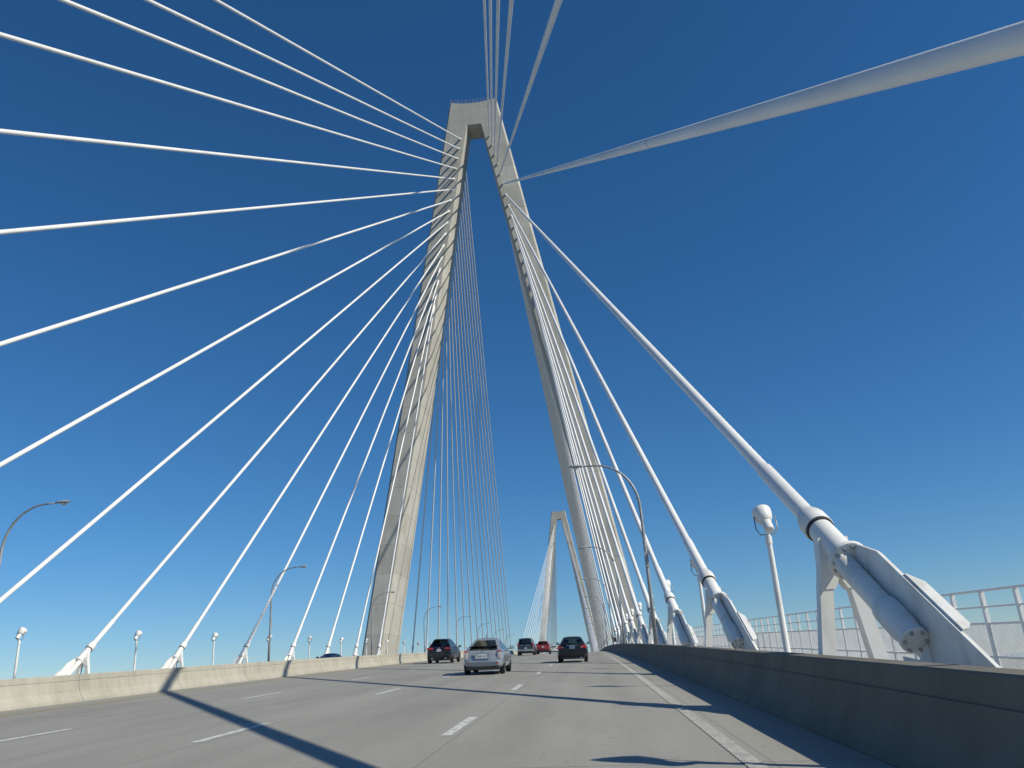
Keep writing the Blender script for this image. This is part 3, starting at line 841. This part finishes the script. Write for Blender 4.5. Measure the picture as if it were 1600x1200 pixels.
    # door mirrors
    for s in (-1, 1):
        bm = bmesh.new(); ym = sp['cab'][1] - .42
        box(bm, *(sorted((s*(w-.02), s*(w+.19)))), ym-.05, ym+.08, belt-.0, belt+.15, .035)
        beam(bm, (s*(w-.10), ym+.02, belt+.0), (s*(w+.03), ym+.02, belt+.05), .05, .05, (0, 1, 0))
        mi = linkl('door_mirror', bm, paint, root, True, .8)
        bm = bmesh.new(); box(bm, *(sorted((s*(w+.01), s*(w+.165)))), ym-.058, ym-.051, belt+.03, belt+.125); linkl('mirror_glass', bm, M['chrome'], mi)
    # front lamps, grille and a door line
    for s in (-1, 1):
        a, b_ = sorted((s*w*.5, s*w*.84)); bm = bmesh.new(); box(bm, a, b_, yf-.30, yf-.05, hood-.25, hood-.12, .03); linkl('headlight', bm, M['clear'], root, True)
        for yd in (cf-.75, -.15, max(cr+.15, yr+1.1)):
            bm = bmesh.new(); box(bm, *(sorted((s*(w*.99), s*(w+.003)))), yd-.006, yd+.006, zb+.25, belt-.12); linkl('door_seam', bm, M['trim'], root)
        bm = bmesh.new(); a, b_ = sorted((s*(w-.01), s*(w+.022))); box(bm, a, b_, -.35, -.17, belt-.19, belt-.15, .008); linkl('door_handle', bm, paint, root)
    for nm, args in sp.get('extra', []):
        bm = bmesh.new(); box(bm, *args[:6], args[7] if len(args) > 7 else .01); linkl(nm, bm, M[args[6]], root, True, .6)
    root.rotation_euler = (math.atan(slope(Y)), math.atan(CR if X > AX else -CR), heading)
    sc = sp.get('scale', 1.0); root.scale = (sc, sc, sc)
    return root

hatch = dict(L=4.45, W=1.745, H=1.49, tail=.97, hood=.92, belt=.97, paint='silver', cab=(-2.06, 1.45, -.60, .35, .80, .50), cabz=.93, plate=.74, glass_lo=.09, rake=.26, round=1.0, rear_glass='glass_dark', side_glass='glass',
    rear=[('tail_light', .62, .80, .60, .90, 'clear', .34, True), ('tail_light_strip', .65, .79, .905, .965, 'red', .34, True), ('plate_recess', -.30, .30, .64, .85, 'grey', .02, False), ('plate_garnish', -.32, .32, .85, .875, 'chrome', .03, False),
          ('bumper_crease', -.70, .70, .50, .512, 'silver', .06, False), ('reflector', .56, .68, .44, .47, 'red', .06, True), ('emblem', -.05, .05, .89, .94, 'chrome', .06, False)],
    extra=[('spoiler', (-.60, .60, -1.60, -1.45, 1.135, 1.148, 'trim', .006)), ('wiper', (-.02, .26, -2.09, -2.07, 1.02, 1.04, 'trim', .005)), ('aerial', (-.012, .012, -.62, -.60, 1.48, 1.62, 'trim', .004))],
    scale=.955)
suv = dict(L=4.75, W=1.88, H=1.69, tail=1.08, hood=1.02, belt=1.06, paint='darkblue', cab=(-2.26, 1.35, -1.55, .30, .83, .51), cabz=1.05, plate=.88, rear_glass='glass_dark', side_glass='glass_dark', zb=.26, wr=.37,
    rear=[('tail_light', .44, .87, .93, 1.08, 'red', .42, True), ('tail_light_bar', .47, .80, 1.0, 1.02, 'clear', .02, True), ('reflector', .46, .76, .56, .61, 'chrome', .03, True), ('bumper', -.84, .84, .42, .66, 'trim', .10, False), ('badge', -.06, .06, 1.0, 1.06, 'chrome', .02, False)],
    extra=[('roof_spoiler', (-.52, .52, -1.78, -1.50, 1.60, 1.63, 'darkblue', .012)), ('exhaust', (.40, .58, -2.42, -2.2, .30, .37, 'chrome', .02)), ('exhaust', (-.58, -.40, -2.42, -2.2, .30, .37, 'chrome', .02)),
           ('roof_rail', (.44, .475, -1.4, .1, 1.675, 1.705, 'chrome', .01)), ('roof_rail', (-.475, -.44, -1.4, .1, 1.675, 1.705, 'chrome', .01))])
sedan = dict(L=4.65, W=1.76, H=1.44, tail=1.02, hood=.92, belt=.97, paint='black', cab=(-1.70, 1.50, -.90, .35, .77, .53), cabz=.97, plate=.84, glass_lo=.08, rear_glass='glass', front_glass='glass_clear',
    rear=[('tail_light', .50, .85, .76, .94, 'red', .38, True), ('reverse_light', .50, .585, .80, .86, 'clear', .02, True), ('boot_trim', -.34, .34, .935, .955, 'chrome', .03, False), ('bumper', -.76, .76, .42, .62, 'black', .05, False), ('reflector', .62, .74, .48, .51, 'red', .06, True)],
    extra=[('exhaust', (.45, .55, -2.36, -2.2, .23, .29, 'chrome', .02)), ('boot_lip', (-.70, .70, -2.27, -2.15, 1.03, 1.048, 'black', .01))])
boxy = dict(L=4.9, W=1.93, H=1.83, tail=1.14, hood=1.08, belt=1.10, paint='charcoal', cab=(-2.40, 1.25, -2.22, .4, .90, .72), cabz=1.10, plate=.78, rear_glass='glass_dark', side_glass='glass_dark', zb=.32, wr=.39,
    rear=[('tail_light', .78, .93, .92, 1.30, 'red', .30, True), ('bumper', -.92, .92, .46, .66, 'rim', .06, False), ('tailgate_trim', -.5, .5, 1.04, 1.07, 'chrome', .02, False)],
    extra=[('roof_rack', (-.60, .60, -1.2, -1.15, 1.85, 1.88, 'trim', .01)), ('roof_rack', (-.60, .60, -.1, -.05, 1.85, 1.88, 'trim', .01))])
redhatch = dict(L=4.4, W=1.80, H=1.60, tail=1.06, hood=.98, belt=1.02, paint='redcar', cab=(-2.10, 1.35, -1.60, .35, .83, .60), cabz=1.03, plate=.86, rear_glass='glass_dark', side_glass='glass_dark', zb=.24, wr=.34,
    rear=[('tail_light', .62, .84, .94, 1.12, 'red', .36, True), ('bumper', -.82, .82, .38, .60, 'trim', .06, False), ('reflector', .55, .7, .52, .56, 'red', .02, True)],
    extra=[('roof_spoiler', (-.54, .54, -1.78, -1.50, 1.525, 1.553, 'redcar', .012))])
white = dict(sedan); white.update(paint='whitecar', rear=[('tail_light', .52, .84, .76, .94, 'red', .36, True), ('boot_trim', -.30, .30, .935, .955, 'chrome', .03, False), ('bumper', -.76, .76, .42, .62, 'whitecar', .05, False), ('reflector', .62, .74, .48, .51, 'red', .06, True)], extra=[('boot_lip', (-.70, .70, -2.27, -2.15, 1.03, 1.048, 'whitecar', .01))])
blue = dict(sedan); blue.update(paint='black')

car('silver_hatchback', 'silver hatchback with dark rear window, nearest car on the road', 'car', -4.36, 36.6, hatch, 0.0)
car('dark_suv', 'dark rounded sport utility vehicle with red tail lights in the leftmost lane', 'car', -10.85, 63.6, suv)
car('black_sedan', 'black saloon with red tail lights in the right lane near the right barrier', 'car', -1.05, 52.2, sedan)
car('charcoal_suv', 'boxy charcoal sport utility vehicle far ahead, left of the red car', 'car', -7.25, 99.0, boxy)
car('red_hatchback', 'small red car far ahead between the charcoal vehicle and the black saloon', 'car', -6.0, 112.0, redhatch)
car('white_sedan', 'tiny white car in the distance just left of the black saloon', 'car', -7.1, 170.0, white)
car('oncoming_sedan', 'dark car roof showing just above the median barrier on the opposite carriageway', 'car', -23.6, 77.0, blue, math.pi)

# ------------------------------------------------------------------ light and sky
w = bpy.data.worlds.new('World'); S.world = w; w.use_nodes = True
nt = w.node_tree; bg = nt.nodes['Background']
sky = nt.nodes.new('ShaderNodeTexSky'); sky.sky_type = 'NISHITA'; sky.sun_disc = False
sky.sun_elevation = math.asin(SUN.z); sky.sun_rotation = math.atan2(SUN.x, SUN.y)
sky.altitude = 0; sky.air_density = 1.0; sky.dust_density = 0.0; sky.ozone_density = 10.0
hs = nt.nodes.new('ShaderNodeHueSaturation'); hs.inputs['Saturation'].default_value = 1.11; hs.inputs['Hue'].default_value = .496
nt.links.new(sky.outputs[0], hs.inputs['Color']); nt.links.new(hs.outputs[0], bg.inputs[0]); bg.inputs[1].default_value = .095
sl = bpy.data.lights.new('sun', 'SUN'); sl.energy = 4.7; sl.angle = R(.53); sl.color = (1, .935, .775)
so = bpy.data.objects.new('sun', sl); COL.objects.link(so)
so.rotation_euler = SUN.to_track_quat('Z', 'Y').to_euler()

# ------------------------------------------------------------------ camera
cd = bpy.data.cameras.new('camera'); cam = bpy.data.objects.new('camera', cd); COL.objects.link(cam); S.camera = cam
cd.sensor_width = 36; cd.sensor_fit = 'HORIZONTAL'; cd.lens = 1279.74/1600*36; cd.clip_end = 30000; cd.clip_start = .05
yaw, pitch, roll = .07057, .34843, .06431
f = Vector((-math.sin(yaw)*math.cos(pitch), math.cos(yaw)*math.cos(pitch), math.sin(pitch)))
r0 = Vector((math.cos(yaw), math.sin(yaw), 0)); u0 = r0.cross(f)
r1 = r0*math.cos(roll) - u0*math.sin(roll); u1 = r0*math.sin(roll) + u0*math.cos(roll)
mt = Matrix((r1, u1, -f)).transposed().to_4x4(); mt.translation = Vector((0, 0, 1.2523))
cam.matrix_world = mt
S.view_settings.view_transform = 'Standard'; S.view_settings.look = 'None'; S.view_settings.exposure = 0; S.view_settings.gamma = 1
